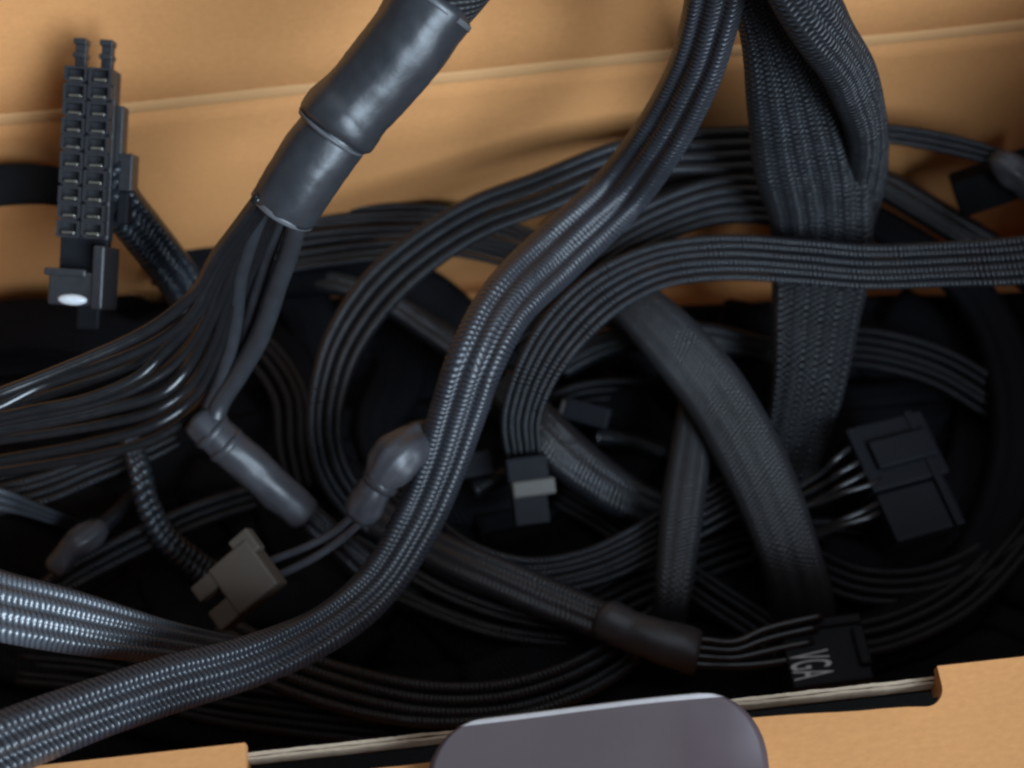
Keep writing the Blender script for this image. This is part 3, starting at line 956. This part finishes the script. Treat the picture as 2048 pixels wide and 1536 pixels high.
# ---- right back corner (T)
pTt = [(1640, 262, 50, 40), (1760, 266, 53, 40), (1860, 280, 53, 42), (1960, 304, 51, 40), (2040, 334, 48, 36), (2120, 380, 44, 36)]
c = cable('power_cable', 'thin ribbon cable running to a dark plug in the back right corner', pTt)
strands(c, pTt, 42, 3, 'fine')
tube(c, [(1985, 318, 50, 30), (2000, 326, 50.5, 56), (2030, 346, 49.5, 66), (2060, 372, 47, 60), (2090, 400, 44, 40)], 60, 'boot', 'boot', 0.6, 32, 0.05, 0.24)
m_, lx, ly = frame_px((1912, 402, 36), (2058, 352, 42), (1962, 446, 32))
sub_frame(c, 'plug', m_, (0, lx * 1.3, -ly, ly * 0.2, -7, 0), 'strap', 0.6)
pU = [(1700, 340, 34, 60), (1780, 376, 34, 62), (1860, 424, 33, 64), (1950, 478, 31, 66), (2050, 545, 27, 66), (2140, 620, 22, 66)]
c = cable('sleeved_cable', 'braided cable slanting to the right behind the horizontal ridged cable', pU)
sleeve(c, pU, 64, 4.6, 'fine', 3, 0.25)
pU2 = [(1660, 400, 28, 60), (1740, 440, 28, 66), (1830, 492, 27, 70), (1920, 560, 24, 80), (1985, 650, 22, 90), (2020, 760, 20, 96), (2030, 880, 18, 100), (2005, 1000, 16, 100), (1950, 1110, 15, 98), (1860, 1205, 14, 96), (1740, 1270, 12, 92), (1600, 1310, 8, 90)]
c = cable('sleeved_cable', 'dark braided cable passing under the horizontal ridged cable and curving down the right side', pU2)
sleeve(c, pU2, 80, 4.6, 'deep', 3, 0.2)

# ---- band below the pale plug (Y) and small dark plugs
pY = [(1000, 770, 18, 80), (1070, 840, 24, 90), (1130, 905, 24, 100), (1205, 965, 22, 96), (1290, 1015, 18, 90), (1400, 1060, 12, 90)]
c = cable('sleeved_cable', 'short dark ribbon slanting away beside the small pale plug', pY)
sleeve(c, pY, 94, 4.6, 'fine', 3, 0.15)
pW = [(1330, 905, 10, 36), (1260, 884, 12, 38), (1190, 870, 14, 42)]
c = cable('power_cable', 'small pale-tipped plug in the shade beside the upright ribbon', pW)
tube(c, pW, 38, 'fine', 'cable_end', 1.2, 14)
m_, lx, ly = frame_px((1128, 838, 15), (1215, 862, 15), (1122, 880, 13))
b_ = sub_frame(c, 'plug', m_, (0, lx, -ly, 0, -4, 0), 'dull', 0.4)
sub_frame(c, 'plug_tip', m_, (-1.0, lx * 0.35, -ly * 0.85, -ly * 0.1, -3.6, 0.5), 'pale', 0.5, b_)
pX = [(1040, 940, 14, 34), (985, 962, 18, 38), (940, 980, 19, 44)]
c = cable('power_cable', 'small dark plug lying between the snaking ribbon and the pale plug', pX)
tube(c, pX, 38, 'fine', 'cable_end', 1.2, 14)
m_, lx, ly = frame_px((898, 966, 20), (990, 950, 20), (906, 1016, 18))
sub_frame(c, 'plug', m_, (0, lx, -ly, 0, -4, 0), 'dull', 0.5)
# arching dark cables behind the pale plug
pZ = [(1180, 610, 22, 60), (1260, 640, 26, 64), (1330, 690, 26, 70), (1380, 770, 22, 70), (1400, 860, 14, 70)]
c = cable('sleeved_cable', 'dark narrow ribbon hidden behind the diagonal ribbon', pZ)
sleeve(c, pZ, 66, 4.2, 'fine', 3, 0.2)
pZ2 = [(1120, 730, 14, 60), (1200, 690, 18, 60), (1300, 668, 20, 60), (1420, 676, 18, 60), (1560, 710, 12, 60)]
c = cable('sleeved_cable', 'dark braided cable arching in the shade under the bend of the ridged cable', pZ2)
sleeve(c, pZ2, 60, 4.2, 'fine', 3, 0.2)

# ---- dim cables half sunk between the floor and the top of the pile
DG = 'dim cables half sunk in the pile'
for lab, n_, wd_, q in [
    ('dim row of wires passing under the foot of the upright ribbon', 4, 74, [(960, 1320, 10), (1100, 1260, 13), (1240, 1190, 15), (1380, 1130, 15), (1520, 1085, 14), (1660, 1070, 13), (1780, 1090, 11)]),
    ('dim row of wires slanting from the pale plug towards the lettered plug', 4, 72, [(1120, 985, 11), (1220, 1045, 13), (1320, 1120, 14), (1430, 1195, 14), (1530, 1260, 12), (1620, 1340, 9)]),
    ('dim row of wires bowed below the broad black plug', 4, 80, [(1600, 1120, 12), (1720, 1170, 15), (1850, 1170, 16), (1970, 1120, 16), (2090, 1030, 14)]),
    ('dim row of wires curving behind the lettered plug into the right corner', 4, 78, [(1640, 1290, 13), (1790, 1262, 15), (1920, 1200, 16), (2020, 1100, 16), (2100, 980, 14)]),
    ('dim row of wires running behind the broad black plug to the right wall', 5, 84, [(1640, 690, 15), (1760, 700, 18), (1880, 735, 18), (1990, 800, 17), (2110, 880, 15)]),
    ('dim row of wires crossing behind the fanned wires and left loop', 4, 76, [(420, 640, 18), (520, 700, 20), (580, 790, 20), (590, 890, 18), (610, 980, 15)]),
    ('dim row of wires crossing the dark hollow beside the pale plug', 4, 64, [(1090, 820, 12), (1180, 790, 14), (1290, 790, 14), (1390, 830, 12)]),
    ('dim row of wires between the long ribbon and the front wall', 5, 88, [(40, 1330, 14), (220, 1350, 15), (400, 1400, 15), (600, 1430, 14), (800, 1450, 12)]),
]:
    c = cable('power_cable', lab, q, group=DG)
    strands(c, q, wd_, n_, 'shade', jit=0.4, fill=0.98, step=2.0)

# ---- dark cables on the box floor
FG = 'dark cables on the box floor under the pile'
floor_runs = [
    [(-100, 700, 6), (150, 690, 7), (400, 720, 6), (620, 700, 7), (860, 760, 6), (1100, 800, 6)],
    [(-100, 820, 6), (120, 840, 6), (380, 900, 7), (600, 860, 6), (850, 900, 6), (1080, 1010, 7)],
    [(-100, 1060, 7), (60, 1100, 6), (260, 1180, 6), (500, 1210, 6), (720, 1260, 7), (900, 1320, 6)],
    [(300, 640, 6), (420, 780, 8), (540, 900, 6), (700, 980, 8), (820, 1150, 6), (1000, 1300, 7)],
    [(960, 1080, 7), (1100, 1040, 6), (1240, 940, 7), (1330, 820, 6), (1500, 780, 7), (1700, 820, 6), (2000, 780, 7)],
    [(1100, 640, 6), (1220, 740, 7), (1290, 850, 6), (1240, 980, 8), (1140, 1080, 6), (980, 1120, 7)],
    [(1050, 1330, 7), (1250, 1360, 6), (1450, 1330, 8), (1650, 1200, 6), (1800, 1180, 7), (2100, 1100, 6)],
    [(1400, 1150, 8), (1560, 1180, 7), (1750, 1100, 8), (1900, 1000, 7), (2020, 860, 8), (2100, 700, 7)],
    [(1500, 1400, 8), (1700, 1310, 8), (1880, 1240, 9), (1990, 1120, 9), (2080, 960, 8)],
    [(1680, 640, 6), (1760, 720, 7), (1880, 780, 6), (2000, 900, 7), (2060, 1100, 6), (2000, 1280, 7)],
    [(0, 940, 12), (160, 1010, 13), (300, 1110, 12), (380, 1240, 13), (560, 1400, 12), (800, 1460, 10)],
    [(480, 620, 12), (580, 740, 13), (590, 880, 12), (560, 1010, 13), (640, 1150, 12), (800, 1230, 10)],
    [(1180, 780, 11), (1240, 820, 12), (1340, 860, 11), (1420, 960, 12), (1440, 1080, 11), (1400, 1240, 10)],
    [(1640, 1120, 12), (1760, 1140, 13), (1850, 1100, 13), (1960, 1130, 12), (2100, 1180, 12)],
    [(760, 640, 8), (800, 740, 9), (760, 860, 9), (830, 980, 8), (960, 1000, 9), (1080, 940, 9)],
    [(1500, 620, 9), (1480, 700, 10), (1540, 800, 9), (1680, 900, 10), (1740, 1080, 9), (1690, 1200, 10)],
    [(-100, 620, 8), (60, 640, 10), (200, 620, 9), (330, 700, 10), (300, 820, 9), (200, 930, 8)],
    [(1780, 620, 9), (1900, 700, 10), (1960, 820, 9), (1930, 960, 10), (1830, 1080, 12), (1790, 1260, 10)],
    [(200, 1400, 10), (420, 1440, 11), (680, 1450, 10), (960, 1470, 11), (1240, 1420, 10), (1480, 1440, 10)],
    [(360, 600, 14), (480, 560, 20), (600, 540, 24), (740, 545, 24), (860, 600, 20), (960, 690, 12)],
    [(300, 520, 24), (420, 510, 24), (520, 540, 22), (600, 600, 18), (640, 700, 12), (640, 800, 8)],
    [(-100, 680, 14), (40, 650, 20), (160, 660, 22), (280, 690, 18), (420, 640, 16), (560, 620, 12)],
    [(860, 1200, 10), (960, 1290, 10), (1080, 1310, 10), (1200, 1290, 10), (1320, 1200, 9), (1400, 1100, 9)],
    [(380, 960, 10), (480, 1000, 11), (520, 1090, 10), (450, 1160, 9), (330, 1170, 10), (200, 1250, 9)],
    [(940, 1380, 10), (1060, 1330, 12), (1180, 1300, 12), (1300, 1320, 11), (1420, 1380, 12), (1560, 1350, 10)],
    [(-60, 1290, 12), (120, 1330, 13), (300, 1300, 12), (460, 1210, 12), (640, 1220, 11), (760, 1320, 11)],
]
for k in range(17):
    yb = 640 + 52 * k
    q = [(x, yb - 0.10 * (x - 1024) * 0.6 + 26 * noise.noise((x * 0.004, k * 1.7, 0)), 3.4 + (k % 3) * 0.8) for x in range(-160, 2260, 300)]
    if k < 2:
        q = [p for p in q if p[0] < 800 or p[0] > 1600] if k else [p for p in q if p[0] < 800]
    floor_runs.append(q)
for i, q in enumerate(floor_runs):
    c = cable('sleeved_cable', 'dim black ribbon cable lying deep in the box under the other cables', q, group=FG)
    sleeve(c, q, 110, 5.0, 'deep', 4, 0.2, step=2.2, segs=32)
